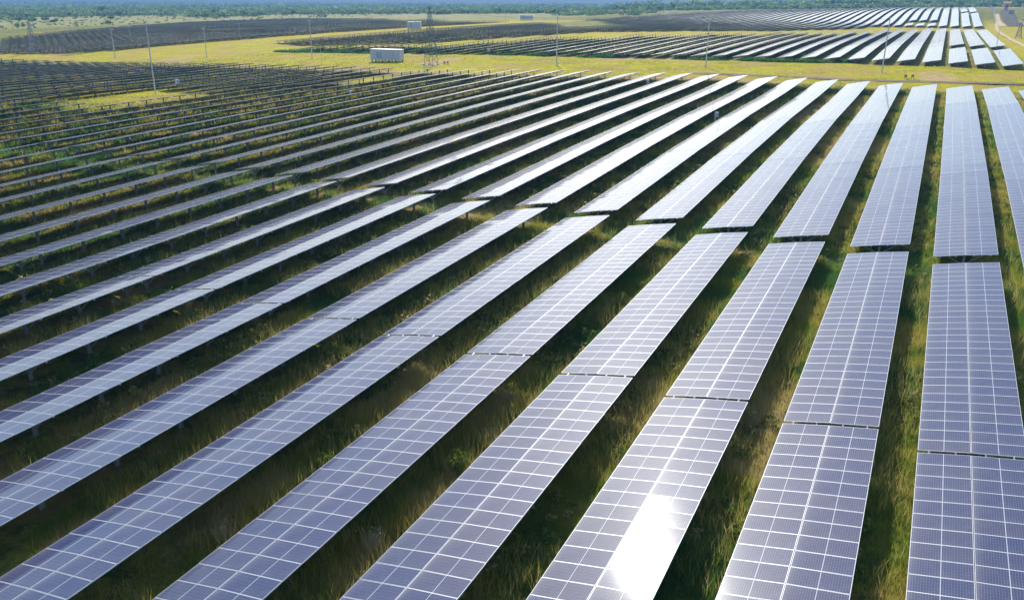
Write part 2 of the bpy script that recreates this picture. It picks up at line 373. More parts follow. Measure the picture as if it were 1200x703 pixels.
def beam_mesh():
    mb = MB(); mb.box(-1.75, 1.75, -.04, .04, -.24, -.135, 0, Matrix.Rotation(-R(10.3), 4, 'Y')); return mb.mesh('cross_beam', [M_GALV])
def brace_mesh(s):
    mb = MB(); mb.bar((s*.05, 0, -.95), (s*1.25, 0, -.2+s*.2), .035); return mb.mesh('brace', [M_GALV])
ME_BEAM, ME_BRACE = beam_mesh(), (brace_mesh(-1), brace_mesh(1))
POST_Y = [-L_T/2+.7+3.628*k for k in range(8)]

ORD = ['first', 'second', 'third', 'fourth', 'fifth', 'sixth', 'seventh', 'eighth', 'ninth', 'tenth', 'eleventh', 'twelfth', 'thirteenth', 'fourteenth', 'fifteenth', 'sixteenth', 'seventeenth', 'eighteenth', 'nineteenth']
TENS = ['', '', 'twent', 'thirt', 'fort', 'fift', 'sixt', 'sevent', 'eight', 'ninet']
def ordn(n):
    if n < 20: return ORD[n-1]
    return TENS[n//10]+('ieth' if n % 10 == 0 else 'y-'+ORD[n % 10-1])
def table_label(blk, r_, k):
    n = r_+3
    row = ordn(n)+' row from the right'
    if blk == 'main':
        look = 'blue' if k <= 2 else ('pale reflecting' if r_ < 16 else 'grey')
        if (r_, k) == (2, 1): return 'blue solar panel table with white sun glare, near the bottom edge'
        pos = {0: 'third before the cross path', 1: 'second before the cross path', 2: 'ending at the cross path', 3: 'first beyond the cross path', 4: 'second beyond the cross path', 5: 'third beyond the cross path', 6: 'ending at the grass strip'}[k]
        return f'{look} solar table, {row}, {pos}'
    if blk == 'b1': return f'pale solar table beyond the grass strip, {row}, {ordn(k+1)} from strip'
    if blk == 'b2': return f'far white solar table in rearmost block, {row}, {ordn(k+1)} from front'
    return f'distant dark solar table by the scrub, {ordn(max(1, n-51))} row from its right, {ordn(k+1)} from front'

n_near = 0
for area, dist, t, i in ind:
    blk, r_, k, a, b = t
    x, yc, zc, sl = table_frame(r_, a, b)
    ro = table_roll(blk, r_, a); root = link('solar_table', None, None, (x-math.sin(ro)*TH, yc, zc-TH), (sl, ro, 0)); root.empty_display_size = .5
    tag(root, table_label(blk, r_, k), 'solar table', {'main': 'solar tables in the near field', 'b1': 'solar tables beyond the grass strip', 'b2': 'solar tables in the far block', 'c': 'solar tables by the scrub', 'e': 'solar tables at the far right'}[blk])
    scl = (b-a)/L_T
    near = blk == 'main' and dist < 88 and area > 1500
    if near:
        n_near += 1
        for side in (-1, 1):
            tl = TILT_L if side < 0 else TILT_R; cx = side*(.012+MOD_U/2)
            for j in range(NV):
                o = link('solar_panel', ME_MODULE, root, (cx*math.cos(tl), -L_T/2+(j+.5)*PV, TH+cx*math.sin(tl)),
                         (R(rng.normal(0, .30)), -tl+R(rng.normal(0, .20)), 0))
        for pu in PURLIN_U: link('purlin', ME_PURLIN, root, (pu, 0, TH+pu*math.tan(R(10.3))-.05))
        for py in POST_Y:
            p = link('support_post', ME_POST, root, (0, py, TH))
            link('cross_beam', ME_BEAM, p)
            for m_ in ME_BRACE: link('brace', m_, p)
    else:
        o = link('panel_array', ME_ARRAY, root, (0, 0, TH)); o.scale = (1, scl, 1)
        for py in POST_Y: link('support_post', ME_POST_FULL, root, (0, py*scl, TH))
print('tables individual', len(ind), 'near', n_near, 'rest', len(rest), 'min area', ind[-1][0])

# the remaining distant tables: one mass
av = np.array(ME_ARRAY.vertices[0:0] or [v.co[:] for v in ME_ARRAY.vertices]); af = [tuple(p.vertices) for p in ME_ARRAY.polygons]
ami = [p.material_index for p in ME_ARRAY.polygons]; auv = np.array([l.uv[:] for l in ME_ARRAY.uv_layers[0].data])
pb = MB()
for py in POST_Y[::1]: pb.box(-.08, .08, py-.08, py+.08, -TH-.3, -.1, 3)
pv = np.array(pb.v); nf = len(pb.f)
V, Fc, MI, UV = [], [], [], []; off = 0
for area, dist, t, i in rest:
    blk, r_, k, a, b = t; x, yc, zc, sl = table_frame(r_, a, b); c, s = math.cos(sl), math.sin(sl)
    for vv, ff, mi, uu in ((av, af, ami, auv), (pv, pb.f, pb.mi, np.array(pb.uv))):
        ro = table_roll(blk, r_, a); cr2, sr2 = math.cos(ro), math.sin(ro); vv = np.c_[vv[:, 0]*cr2+vv[:, 2]*sr2, vv[:, 1], -vv[:, 0]*sr2+vv[:, 2]*cr2]
        w = np.c_[vv[:, 0], vv[:, 1]*c-vv[:, 2]*s, vv[:, 1]*s+vv[:, 2]*c] + np.array([x, yc, zc])
        V.append(w); Fc += [tuple(q+off for q in f_) for f_ in ff]; MI += mi; UV.append(uu + (np.array([2*(i % 97), 28*(i % 89)]) if uu is auv else 0)); off += len(w)
if rest:
    me = bpy.data.meshes.new('distant_solar_tables'); me.from_pydata(np.concatenate(V).tolist(), [], Fc)
    for m_ in (M_PANEL, M_BACK, M_ALU, M_POST): me.materials.append(m_)
    me.polygons.foreach_set('material_index', MI); ul = me.uv_layers.new(name='UVMap'); ul.data.foreach_set('uv', np.concatenate(UV).astype(np.float32).ravel()); me.update()
    o = link('distant_solar_tables', me); o['kind'] = 'stuff'; tag(o, 'mass of dark distant solar tables in long rows across the plain', 'solar tables')

# ------------------------------------------------------------------ ground
def axis(a, b, step, lo, hi, g=1.16):
    m = list(np.arange(a, b+1e-6, step)); st = step; c = b
    while c < hi: st *= g; c += st; m.append(c)
    st = step; c = a; l = []
    while c > lo: st *= g; c -= st; l.append(c)
    return np.array(l[::-1]+m)
gx = axis(-345, 45, 2.5, -9000, 6000); gy = axis(-5, 300, 1.8, -400, 12000, 1.12)
GX, GY = np.meshgrid(gx, gy)
Zp = zp(GX, GY)
GZ = Zp - TH + (vnoise(GX, GY, 3.1, 1)-.5)*.16 + (vnoise(GX, GY, 11, 2)-.5)*.25
far = sstep(1900, 5000, np.hypot(GX, GY)); GZ = GZ*(1-far) + far*(4+8*sstep(-3000, 500, GX))
ny, nx = GX.shape
idx = np.arange(nx*ny).reshape(ny, nx)
quads = np.stack([idx[:-1, :-1], idx[:-1, 1:], idx[1:, 1:], idx[1:, :-1]], -1).reshape(-1, 4)
me = bpy.data.meshes.new('ground'); me.from_pydata(np.stack([GX, GY, GZ], -1).reshape(-1, 3).tolist(), [], quads.tolist())
def add_attr(name, arr):
    a = me.attributes.new(name, 'FLOAT', 'POINT'); a.data.foreach_set('value', np.clip(arr, 0, 1).astype(np.float32).ravel())
def lush_f(X, Y):
    w = (vnoise(X, Y, 9, 5)-.5)*5
    strip = sstep(173.5, 179, Y+w)*(1-sstep(540, 620, Y))
    yl = np.exp(-(((X+130)/19)**2+((Y-111)/17)**2)**2)
    y2 = np.exp(-(((X+115)/8)**2+((Y-154)/8)**2)**2)
    ins1 = (Y > 227)*(Y < b1_max(X)+2)*(X > -209)*(X < 19); ins2 = (Y > d_min(X)-2)*(Y < d_max(X)+8)*(X > -236)*(X < 19)
    ins3 = (X < -274)*(Y > 194)*(Y < 536)
    fieldg = np.clip(ins1+ins2+ins3, 0, 1)*.85
    return np.maximum(strip*(X > -420)*(1-fieldg), np.maximum(yl, y2))
def soil_f(X, Y):
    w = (vnoise(X, Y, 4, 8)-.5)*3 + (vnoise(X, Y, 1.7, 9)-.5)*1.2
    path = np.exp(-((Y-63.0+w)/1.7)**4)*sstep(-75, -55, X)*sstep(.25, .5, vnoise(X, Y, 6, 3)+.15)
    edge = np.exp(-((Y-175.5+w)/2.4)**4)*sstep(.35, .55, vnoise(X, Y, 13, 4))*(X > -220)
    spots = sstep(.80, .90, vnoise(X, Y, 14, 12))*(Y > 178)*(Y < 226)*.8
    return np.clip(path*.6+edge*.75+spots, 0, 1)
D = np.hypot(GX, GY)
scrub = np.maximum(sstep(-470, -500, GX), sstep(860, 900, GY + (GX < -230)*sstep(-230, -300, GX)*320))
add_attr('lush', lush_f(GX, GY)); add_attr('soil', soil_f(GX, GY)); add_attr('dry', np.clip(scrub, 0, 1))
add_attr('forest', sstep(1250, 1900, D + 250*(GX > -200)))
me.materials.append(M_GROUND); smooth(me); go = link('ground', me); go['kind'] = 'structure'

def ribbon(name, pts, w, m_, lift=.05, jit=.5, step=3.0):
    pts = np.array(pts, float); d = np.r_[0, np.cumsum(np.hypot(*np.diff(pts, axis=0).T))]
    s = np.arange(0, d[-1], step); x = np.interp(s, d, pts[:, 0]); y = np.interp(s, d, pts[:, 1])
    tx, ty = np.gradient(x), np.gradient(y); l = np.hypot(tx, ty); nx_, ny_ = -ty/l, tx/l
    cols = np.linspace(-1, 1, 5); Vv = []
    for i in range(len(s)):
        for c in cols:
            ww = w/2*(1+(jit*(vnoise(s[i]+37*c, 0, 7, 3)-.5) if abs(c) == 1 else 0)); px, py = x[i]+nx_[i]*c*ww, y[i]+ny_[i]*c*ww
            Vv.append((px, py, gz(px, py)+.13+lift-.06*abs(c)))
    Fv = [(5*i+j, 5*i+j+1, 5*i+j+6, 5*i+j+5) for i in range(len(s)-1) for j in range(4)]
    me = bpy.data.meshes.new(name); me.from_pydata(Vv, [], Fv); me.materials.append(m_); smooth(me); me.update()
    o = link(name, me); o['kind'] = 'structure'; return o
def road_material(name, c1, c2, c3):
    m, N, L, b = mat(name); geo = N.new('ShaderNodeNewGeometry')
    a = noise_n(N, L, geo.outputs['Position'], .35, 5, .65); d = noise_n(N, L, geo.outputs['Position'], 2.2, 4, .7)
    c = mix_n(N, L, remap_n(N, L, a, .35, .6), c1, c2); c = mix_n(N, L, math_n(N, L, 'MULTIPLY', remap_n(N, L, d, .5, .75), .6), c, c3)
    L.new(c, b.inputs['Base Color']); b.inputs['Roughness'].default_value = .95; b.inputs['Specular IOR Level'].default_value = .04; return m
M_GRAVEL = road_material('grey_gravel', (.12, .095, .07), (.19, .145, .10), (.24, .21, .04))
M_SAND = road_material('pale_sand', (.40, .31, .19), (.48, .38, .25), (.30, .27, .08))
M_YARD = road_material('dark_gravel', (.05, .052, .056), (.10, .095, .085), (.24, .22, .06))
ribbon('access_road', [(60, 199), (15, 192.3), (0, 189.6), (-15, 186.2), (-32, 186.3), (-50, 186.5)], 3.6, M_GRAVEL)
ribbon('dirt_path', [(26.5, 268), (24.8, 333), (23.8, 387), (23.3, 450), (23.8, 520), (27, 600)], 1.7, M_SAND)
ribbon('gravel_yard', [(34, 540), (33.5, 600), (36, 690), (40, 760)], 8, M_YARD, jit=.3)
ribbon('sandy_verge', [(27.5, 540), (27, 600), (28.5, 660)], 3.0, M_SAND, lift=.09)

# ------------------------------------------------------------------ far hills
def hills(name, x_pts, dist, seed):
    """ridge of low hills: a broad mound strip, from azimuth to azimuth"""
    V, Fq = [], []; n = 220; prof = [(-500, -2), (-250, .45), (0, 1.0), (400, .7), (900, -6)]
    az = np.linspace(R(75), R(-12), n)
    for i, a in enumerate(az):
        hgt = float(np.interp(math.degrees(a), x_pts[0], x_pts[1]))
        hgt *= .85+.3*float(vnoise(i, 0, 17, seed))+.08*float(vnoise(i, 0, 4, seed+1))
        for dd, k in prof:
            rr = dist+dd; V.append((-math.sin(a)*rr, math.cos(a)*rr, hgt*k if k > 0 else k*4))
    m = len(prof)
    for i in range(n-1):
        for j in range(m-1): Fq.append((i*m+j, i*m+m+j, i*m+m+j+1, i*m+j+1))
    me = bpy.data.meshes.new(name); me.from_pydata(V, [], Fq); smooth(me); me.materials.append(M_HILL); me.update()
    o = link(name, me); o['kind'] = 'structure'; return o
M_HILL = road_material('wooded_hills', (.03, .055, .03), (.05, .075, .035), (.04, .06, .03))
hills('hills', ([-12, 5, 25, 40, 55, 62, 75], [30, 32, 36, 46, 62, 72, 70]), 3300, 4)

# ------------------------------------------------------------------ poles, pylons, cables
def world_top(o, h): return Vector(o)+Vector((0, 0, h))
tops = {}
def pole(key, x, y, h, label, arm=True, w=.17, group='utility poles along the grass strip'):
    z = gz(x, y); root = link('utility_pole', None, None, (x, y, z)); tag(root, label, 'utility pole', group)
    mb = MB(); mb.bar((0, 0, -.4), (0, 0, h), w, 0, w*.55, 8); link('shaft', smooth(mb.mesh('shaft', [M_CONC])), root)
    if arm:
        mb = MB(); mb.box(-.06, .06, -.9, .9, h-.75, h-.62); link('cross_arm', mb.mesh('cross_arm', [M_GALV]), root)
        for s in (-.8, 0, .8):
            mb = MB(); mb.bar((0, s, h-.62), (0, s, h-.38), .06, 0, .04, 6); link('insulator', mb.mesh('insulator', [M_STONE]), root)
    tops[key] = (x, y, z+h)
LINE = [(-248.3, 194.1, 9.8, 'slim grey utility pole leaning over the far left grass strip, beside the dark field'),
        (-213, 200.8, 9.75, 'slim grey utility pole between the left lattice pylon and white container, second from left'),
        (-171, 202.7, 11.55, 'tall grey utility pole just left of the white container on the strip'),
        (-88.5, 200.3, 11.9, 'tall pale utility pole right of the lattice pylon on the grass strip'),
        (-50.4, 203.3, 11.7, 'grey utility pole on the grass strip in front of the white far rows'),
        (-11.2, 204.7, 11.75, 'rightmost grey utility pole on the grass strip near the gravel road')]
for i, (x, y, h, lb) in enumerate(LINE): pole('l%d' % i, x, y, h, lb)
BACK = [(-311.9, 253, 6.9, 'small pole standing inside the dark far left solar field'),
        (-273.3, 277.7, 7.05, 'small pole at the edge of the dark far left field, midway along'),
        (-281, 381.4, 8.7, 'small pole left of the far white container at the dark field edge'),
        (-273.9, 410.9, 8.25, 'thin pole directly behind the far white container'),
        (-286.4, 554.2, 8.15, 'faint distant pole beyond the lattice pylon top, near the scrub'),
        (-277.3, 690.3, 8.3, 'most distant thin pole standing against the scrub line')]
for i, (x, y, h, lb) in enumerate(BACK): pole('b%d' % i, x, y, h, lb, w=.13, group='small poles at the far field edge')
pole('m', -135.1, 113.4, 13.05, 'tall slender pole rising from the yellow clearing among grey solar rows', arm=False, w=.15, group='lone poles')
pole('s', -157.3, 190.4, 5.1, 'short thin post behind the solar rows near the tall pole', arm=False, w=.08, group='lone poles')
pole('t', -186, 316.1, 3.8, 'short thin post amid the dark rows right of the pylon', arm=False, w=.08, group='lone poles')
pole('u', -316.3, 519, 5.1, 'tiny thin post in the distant dark field right of the far container', arm=False, w=.08, group='lone poles')
pole('r', 15.2, 310.6, 6.45, 'short grey pole beside the white rows at the right edge', arm=False, w=.1, group='lone poles')
def pylon(key, x, y, h, w, label):
    z = gz(x, y); root = link('lattice_pylon', None, None, (x, y, z)); tag(root, label, 'lattice pylon', 'lattice pylons')
    def lv(t): q = w*(1-t)+.22*t; return [(sx*q, sy*q, t*h) for sx, sy in ((-1, -1), (1, -1), (1, 1), (-1, 1))]
    for k in range(4):
        mb = MB(); mb.bar(lv(0)[k], lv(1)[k], .08, 0, .06); link('leg', mb.mesh('leg', [M_PYLON]), root)
    mb = MB(); n = 7; ts = [1-(1-i/n)**1.25 for i in range(n+1)]
    for i in range(n):
        a, b_ = lv(ts[i]), lv(ts[i+1])
        for k in range(4):
            mb.bar(a[k], b_[(k+1) % 4], .04); mb.bar(a[(k+1) % 4], b_[k], .04); mb.bar(b_[k], b_[(k+1) % 4], .04)
    link('lattice', mb.mesh('lattice', [M_PYLON]), root)
    for zf in (.80, .93):
        mb = MB(); mb.box(-.09, .09, -1.5, 1.5, h*zf, h*zf+.14); 
        for s in (-1.4, 1.4): mb.bar((0, s, h*zf-.4), (0, s, h*zf), .06, 0, .05, 6)
        link('cross_arm', mb.mesh('cross_arm', [M_GALV]), root)
    for k in range(4):
        q = lv(0)[k]; mb = MB(); mb.box(q[0]-.3, q[0]+.3, q[1]-.3, q[1]+.3, -.3, .35); link('footing', mb.mesh('footing', [M_STONE]), root)
    tops[key] = (x, y, z+h)
pylon('p0', -122.3, 193.2, 14.75, 1.35, 'tall grey lattice pylon on the grass strip right of the white container')
pylon('p1', -298.8, 199.5, 10.7, 1.5, 'grey lattice pylon at the far left beside the dark field')
pylon('p2', 27, 404.9, 6.2, 1.1, 'small lattice pylon at the right edge beside the sandy path')
def cable(a, b, label, sag=.9, off=0, r=.022):
    a, b = Vector(tops[a])+Vector((0, off, -.3)), Vector(tops[b])+Vector((0, off, -.3)); mb = MB(); n = 14
    P = [a.lerp(b, i/n)-Vector((0, 0, sag*4*(i/n)*(1-i/n))) for i in range(n+1)]
    for i in range(n): mb.bar(P[i], P[i+1], r, 0, None, 3)
    tag(link('overhead_cable', mb.mesh('overhead_cable', [M_CABLE])), label, 'cable', 'overhead cables between the poles')
CB = [('p1', 'l0', 'thin cable from the left lattice pylon to the first pole'), ('l0', 'l1', 'thin cable between the two leftmost poles on the strip'),
      ('l1', 'l2', 'thin cable spanning towards the tall pole left of the container'), ('l2', 'p0', 'thin cable passing over the white container to the pylon'),
      ('p0', 'l3', 'thin cable from the tall pylon to the pale pole right of it'), ('l3', 'l4', 'thin cable crossing the middle of the grass strip'), ('l4', 'l5', 'thin cable in front of the white far rows'),
      ('b0', 'b1', 'faint cable over the dark far left field'), ('b1', 'b2', 'faint cable along the edge of the dark far field'), ('b2', 'b3', 'faint cable above the far white container')]
for a, b, lb in CB: cable(a, b, lb)

# ------------------------------------------------------------------ containers and boxes
def bevel_box(sx, sy, z0, z1, bv, m_):
    bm = bmesh.new(); bmesh.ops.create_cube(bm, size=1)
    for v in bm.verts: v.co = Vector((v.co.x*sx, v.co.y*sy, z0+(v.co.z+.5)*(z1-z0)))
    bmesh.ops.bevel(bm, geom=bm.edges[:], offset=bv, segments=2, affect='EDGES'); me = bpy.data.meshes.new('body'); bm.to_mesh(me); bm.free(); me.materials.append(m_); return me
def container(x, y, rz, L_, W_, H_, label):
    root = link('inverter_container', None, None, (x, y, gz(x, y)), (0, 0, rz)); tag(root, label, 'container', 'white inverter containers')
    z0 = .75
    link('body', bevel_box(L_, W_, z0, z0+H_, .05, M_WHITE), root)
    link('roof', bevel_box(L_+.25, W_+.25, z0+H_+.003, z0+H_+.14, .03, M_WHITE), root)
    mb = MB(); mb.box(-L_/2-.3, L_/2+.3, -W_/2-.35, W_/2+.2, z0-.16, z0-.004); link('platform', mb.mesh('platform', [M_STONE]), root)
    for i in range(5):
        for sy in (-1, 1):
            mb = MB(); px = -L_/2+.4+i*(L_-.8)/4; mb.box(px-.22, px+.22, sy*W_/2*.8-.22, sy*W_/2*.8+.22, -.4, z0-.163); link('footing', mb.mesh('footing', [M_STONE]), root)
    yf = -W_/2
    for i, (xa, xb, kind) in enumerate([(-.46, -.30, 'door'), (-.28, -.20, 'vent'), (-.17, -.11, 'vent'), (-.08, .05, 'door'), (.10, .30, 'door'), (.34, .46, 'door')]):
        mb = MB(); mb.box(xa*L_, xb*L_, yf-.05, yf-.003, z0+.2, z0+H_-(.25 if kind == 'door' else .7))
        d = link(kind, mb.mesh(kind, [M_GREYP if kind == 'door' and i % 2 == 0 else (M_WHITE if kind == 'door' else M_BLUEP)]), root)
        if kind == 'door':
            mb = MB(); mb.box(xb*L_-.2, xb*L_-.13, yf-.10, yf-.053, z0+1.1, z0+1.4); link('handle', mb.mesh('handle', [M_DARK]), d)
container(-140.8, 199.2, R(4), 9.6, 2.6, 2.55, 'long white inverter container on a raised platform beside the tall pylon')
container(-257.5, 391, R(18), 7.4, 2.5, 2.9, 'white container far behind the tall pylon, between the dark fields')
container(-279.6, 576, R(20), 9.5, 2.5, 2.5, 'small distant white container beyond the dark rows, left of the pale pole')
for x, y, h, lb in [(-139.9, 123.2, 1.9, 'white electrical cabinet in the yellow clearing beside the slender pole'), (-97.2, 123.6, 1.9, 'white electrical cabinet among grey rows below the white container'),
                    (-52, 158.8, 1.8, 'white electrical cabinet hanging beneath the pale rows left of centre back'), (-29.6, 121, 1.6, 'white electrical cabinet in shade between the pale rows'),
                    (-124, 229, 1.7, 'tiny white cabinet at the front of the rows behind the pylon')]:
    if x > -120: x = row_x(round((X0-x)/PITCHX))+2.35; h = 1.25
    root = link('electrical_cabinet', None, None, (x, y, gz(x, y))); tag(root, lb, 'electrical cabinet', 'white cabinets among the rows')
    link('body', bevel_box((.95 if h > 1.3 else .55), .4, .75 if h > 1.3 else .5, h, .02, M_CABIN), root)
    for s in (-.2, .2): mb = MB(); mb.box(s-.05, s+.05, -.05, .05, -.3, .753); link('leg', mb.mesh('leg', [M_GALV]), root)
    mb = MB(); mb.box(-.22, .22, -.225, -.204, .85 if h > 1.3 else .5, h-.1); link('door', mb.mesh('door', [M_STONE]), root)
for x, y, lb in [(-5.9, 194.0, 'red marker board beside the gravel road, left one of the pair'), (-4.6, 194.6, 'red marker board beside the gravel road, right one of the pair'),
                 (-118.9, 194.5, 'small red marker in the grass just right of the lattice pylon'), (-118.0, 194.7, 'thin red marker farther right of the lattice pylon foot')]:
    root = link('marker_board', None, None, (x, y, gz(x, y))); tag(root, lb, 'marker', 'red markers by the road')
    mb = MB(); mb.box(-.24, .24, -.03, .03, .35, .85); link('board', mb.mesh('board', [M_RED]), root)
    for s in (-.22, .22): mb = MB(); mb.box(s-.04, s+.04, .043, .10, -.3, .9); link('leg', mb.mesh('leg', [M_RED]), root)

# far right: hut, vehicles, fence
def hut(x, y):
    root = link('orange_hut', None, None, (x, y, gz(x, y))); tag(root, 'orange hut at the tree line in the top right', 'hut')
    link('wall', bevel_box(6.5, 4, -.2, 4.2, .05, M_ORANGE), root)
    mb = MB(); mb.face([(-3.7, -2.5, 4.1), (3.7, -2.5, 4.1), (3.7, 0, 5.2), (-3.7, 0, 5.2)]); mb.face([(3.7, 2.5, 4.1), (-3.7, 2.5, 4.1), (-3.7, 0, 5.2), (3.7, 0, 5.2)])
    mb.face([(-3.7, -2.5, 4.1), (-3.7, 0, 5.2), (-3.7, 2.5, 4.1)]); mb.face([(3.7, 2.5, 4.1), (3.7, 0, 5.2), (3.7, -2.5, 4.1)]); link('roof', mb.mesh('roof', [M_ORANGE]), root)
    mb = MB(); mb.box(-1, 1, -2.06, -2.003, -.1, 2.3); link('door', mb.mesh('door', [M_DARK]), root)
hut(51, 1000)
def van(x, y, rz, label):
    root = link('parked_van', None, None, (x, y, gz(x, y)+.08), (0, 0, rz)); tag(root, label, 'van', 'vehicles by the gravel yard')
    prof = [(-2.4, .45), (2.4, .45), (2.45, 1.0), (1.7, 1.25), (1.2, 2.15), (-2.3, 2.2), (-2.45, 1.9)]
    mb = MB(); w = .95
    mb.face([(px, -w, pz) for px, pz in prof]); mb.face([(px, w, pz) for px, pz in prof][::-1])
    for i in range(len(prof)): a, b = prof[i], prof[(i+1) % len(prof)]; mb.face([(a[0], w, a[1]), (b[0], w, b[1]), (b[0], -w, b[1]), (a[0], -w, a[1])])
    link('body', mb.mesh('body', [M_BLUEP]), root)
    mb = MB(); mb.face([(1.68, -.85, 1.3), (1.68, .85, 1.3), (1.26, .85, 2.08), (1.26, -.85, 2.08)]); link('windscreen', mb.mesh('windscreen', [M_DARK]), root).location.x = .02
    for s in (-1, 1):
        mb = MB(); mb.box(-1.9, 1.1, s*.953, s*.965, 1.35, 1.95); link('side_window', mb.mesh('side_window', [M_DARK]), root)
        for px in (-1.5, 1.5): mb = MB(); mb.bar((px, s*.7, .38), (px, s*.98, .38), .38, 0, None, 14); link('wheel', mb.mesh('wheel', [M_DARK]), root)
van(38.5, 755, R(80), 'blue grey van parked farthest back near the orange hut'); van(37.6, 667, R(70), 'blue grey van parked in the middle of the right compound'); van(41.2, 598, R(95), 'blue grey van at the extreme right edge')
def fence(P0, P1, n, label, h=2.6):
    P0, P1 = Vector((*P0, 0)), Vector((*P1, 0)); root = link('wire_fence', None, None, (P0.x, P0.y, gz(P0.x, P0.y))); tag(root, label, 'fence', 'wire fences round the yard')
    pts = [P0.lerp(P1, i/n) for i in range(n+1)]; z0 = root.location.z
    for p in pts: mb = MB(); q = Vector((p.x-P0.x, p.y-P0.y, gz(p.x, p.y)-z0)); mb.bar(q+Vector((0, 0, -.3)), q+Vector((0, 0, h)), .09); link('post', mb.mesh('post', [M_CONC]), root)
    mb = MB()
    for k in range(6):
        for a, b in zip(pts[:-1], pts[1:]): mb.bar((a.x-P0.x, a.y-P0.y, gz(a.x, a.y)-z0+.3+k*.42), (b.x-P0.x, b.y-P0.y, gz(b.x, b.y)-z0+.3+k*.42), .02, 0, None, 3)
    link('wires', mb.mesh('wires', [M_GALV]), root)
fence((24.5, 560), (33, 900), 26, 'wire fence running along the near side of the gravel yard')
fence((33, 535), (62, 535), 10, 'short wire fence across the front of the gravel yard')

# ------------------------------------------------------------------ trees and scrub
def leaf_cloud(n, c, rad, size, seed, lump=1.0):
    """n leaf clumps as triangles spread through a lumpy ellipsoid; returns (n,3,3), tone"""
    g = np.random.default_rng(seed); k = 7
    cen = g.normal(0, .45, (k, 3)); cen[:, 2] = np.abs(cen[:, 2])*.8-.1; cr_ = g.uniform(.35, .62, k)
    w = g.integers(0, k, n); d = g.normal(0, 1, (n, 3)); d /= np.linalg.norm(d, axis=1)[:, None]
    p = cen[w]+d*(cr_[w]*g.uniform(.55, 1.0, n)**.6)[:, None]
    p = p*np.array(rad)+np.array(c)
    a = g.normal(0, 1, (n, 3)); a /= np.linalg.norm(a, axis=1)[:, None]; b = np.cross(a, g.normal(0, 1, (n, 3))); b /= np.linalg.norm(b, axis=1)[:, None]
    sz = size*g.uniform(.6, 1.3, n)[:, None]
    T = np.stack([p-a*sz, p+a*sz, p+b*sz*1.4], 1)
    return T, np.clip(g.normal(.45, .22, n)+.2*(g.random(k)[w]-.5), 0, 1)
def tree(x, y, h, w, seed, label, m_=None, n=420):
    z = gz(x, y); root = link('tree', None, None, (x, y, z)); tag(root, label, 'tree', 'single trees in the scrub')
    g = random.Random(seed); mb = MB(); mb.bar((0, 0, -.3), (g.uniform(-.2, .2), g.uniform(-.2, .2), h*.5), .16+h*.012, 0, .09, 7)
    for k in range(5): a = g.uniform(0, 6.28); mb.bar((0, 0, h*(.22+.05*k)), (math.cos(a)*w*.35, math.sin(a)*w*.35, h*(.5+.06*k)), .08, 0, .03, 5)
    link('trunk', mb.mesh('trunk', [M_TRUNK]), root)
    T, tone = leaf_cloud(n, (0, 0, h*.62), (w*.5, w*.5, h*.42), .28+.05*w*.5, seed); T[..., 2] = np.maximum(T[..., 2], .15*h)
    link('crown', tri_mesh('crown', T, tone, m_ or M_LEAF), root)
TREES = [(-192, 975, 8, 6, 'dark round tree alone in front of the tree line behind the white rows'), (-277, 900, 5.5, 7, 'low dark bush left of the white far rows, against the scrub'),
         (-292, 905, 4.5, 6, 'small dark bush beside the low dark bush above the middle pole'), (-578, 595, 6, 8, 'dark tree at the back edge of the dark far left field'),
         (-560, 640, 6.5, 9, 'broad dark tree behind the dark field, right of its neighbour'), (-798, 616, 9, 10, 'large dark tree in the pale scrub at upper left'), (-640, 420, 3.8, 5.5, 'dark shrub nearest the left edge in the pale scrub'),
         (-625, 432, 3.2, 5, 'low olive shrub beside the shrub near the left edge'), (-612, 412, 2.8, 6, 'flat spreading shrub in the dry grass at the far left'), (-600, 470, 3.5, 5, 'dark shrub in the dry grass above the lattice pylon'),
         (-570, 400, 2.6, 5.5, 'low spreading shrub just above the dark field at left'), (-700, 560, 6, 8, 'mid green tree behind the left scrub clearing'), (-660, 640, 7, 8, 'tall green tree at the left tree belt'),
         (-590, 560, 4, 5, 'small shrub on the bare strip behind the dark field'), (-340, 760, 4, 5, 'small round shrub on the bare strip beyond the small container'), (-420, 800, 6, 7, 'dark tree in the belt above the small container'),
         (-130, 930, 6, 7, 'green tree behind the far white rows, left part'), (-60, 950, 6, 8, 'green tree behind the far white rows, middle part'), (10, 935, 6.5, 8, 'green tree behind the far white rows, right part'), (60, 960, 8, 10, 'dark tree right of the orange hut')]
for i, (x, y, h, w, lb) in enumerate(TREES): tree(x, y, h, w, 100+i, lb)
# belt of scrub: one mass
g = np.random.default_rng(21); Ts, To = [], []
base = [leaf_cloud(46, (0, 0, 0), (1, 1, 1), .30, 300+i) for i in range(10)]
cand = []
for _ in range(52000):
    a = g.uniform(R(-11), R(66)); d = 520+ (3000-520)*g.random()**1.9
    cand.append((-math.sin(a)*d, math.cos(a)*d, d, a))
cand = np.array(cand); X, Y, Dd, Az = cand.T
dens = np.zeros(len(X))
left = (X < -475) | ((X < -235) & (Y > 690)) | (Y > 885)
den_l = sstep(.56, .74, vnoise(X, Y, 90, 31)*.6+vnoise(X, Y, 26, 32)*.4+ .16*sstep(750, 1150, Dd)-.04)
dens = np.where(left, den_l, 0)
dens = np.where((X > -330) & (Y > 900), np.maximum(dens, .8*sstep(895, 960, Y)*sstep(.22, .5, vnoise(X, Y, 45, 35))), dens)
sprk = (dens < .10)*(left & (X < -475) | (Y > 760) & (X < -235)); dens = np.maximum(dens, .10*sprk)
dens *= np.where((X > 20) & (X < 70) & (Y < 1010), .0, 1)
keep = g.random(len(X)) < dens; small = sprk[keep]
X, Y, Dd = X[keep], Y[keep], Dd[keep]
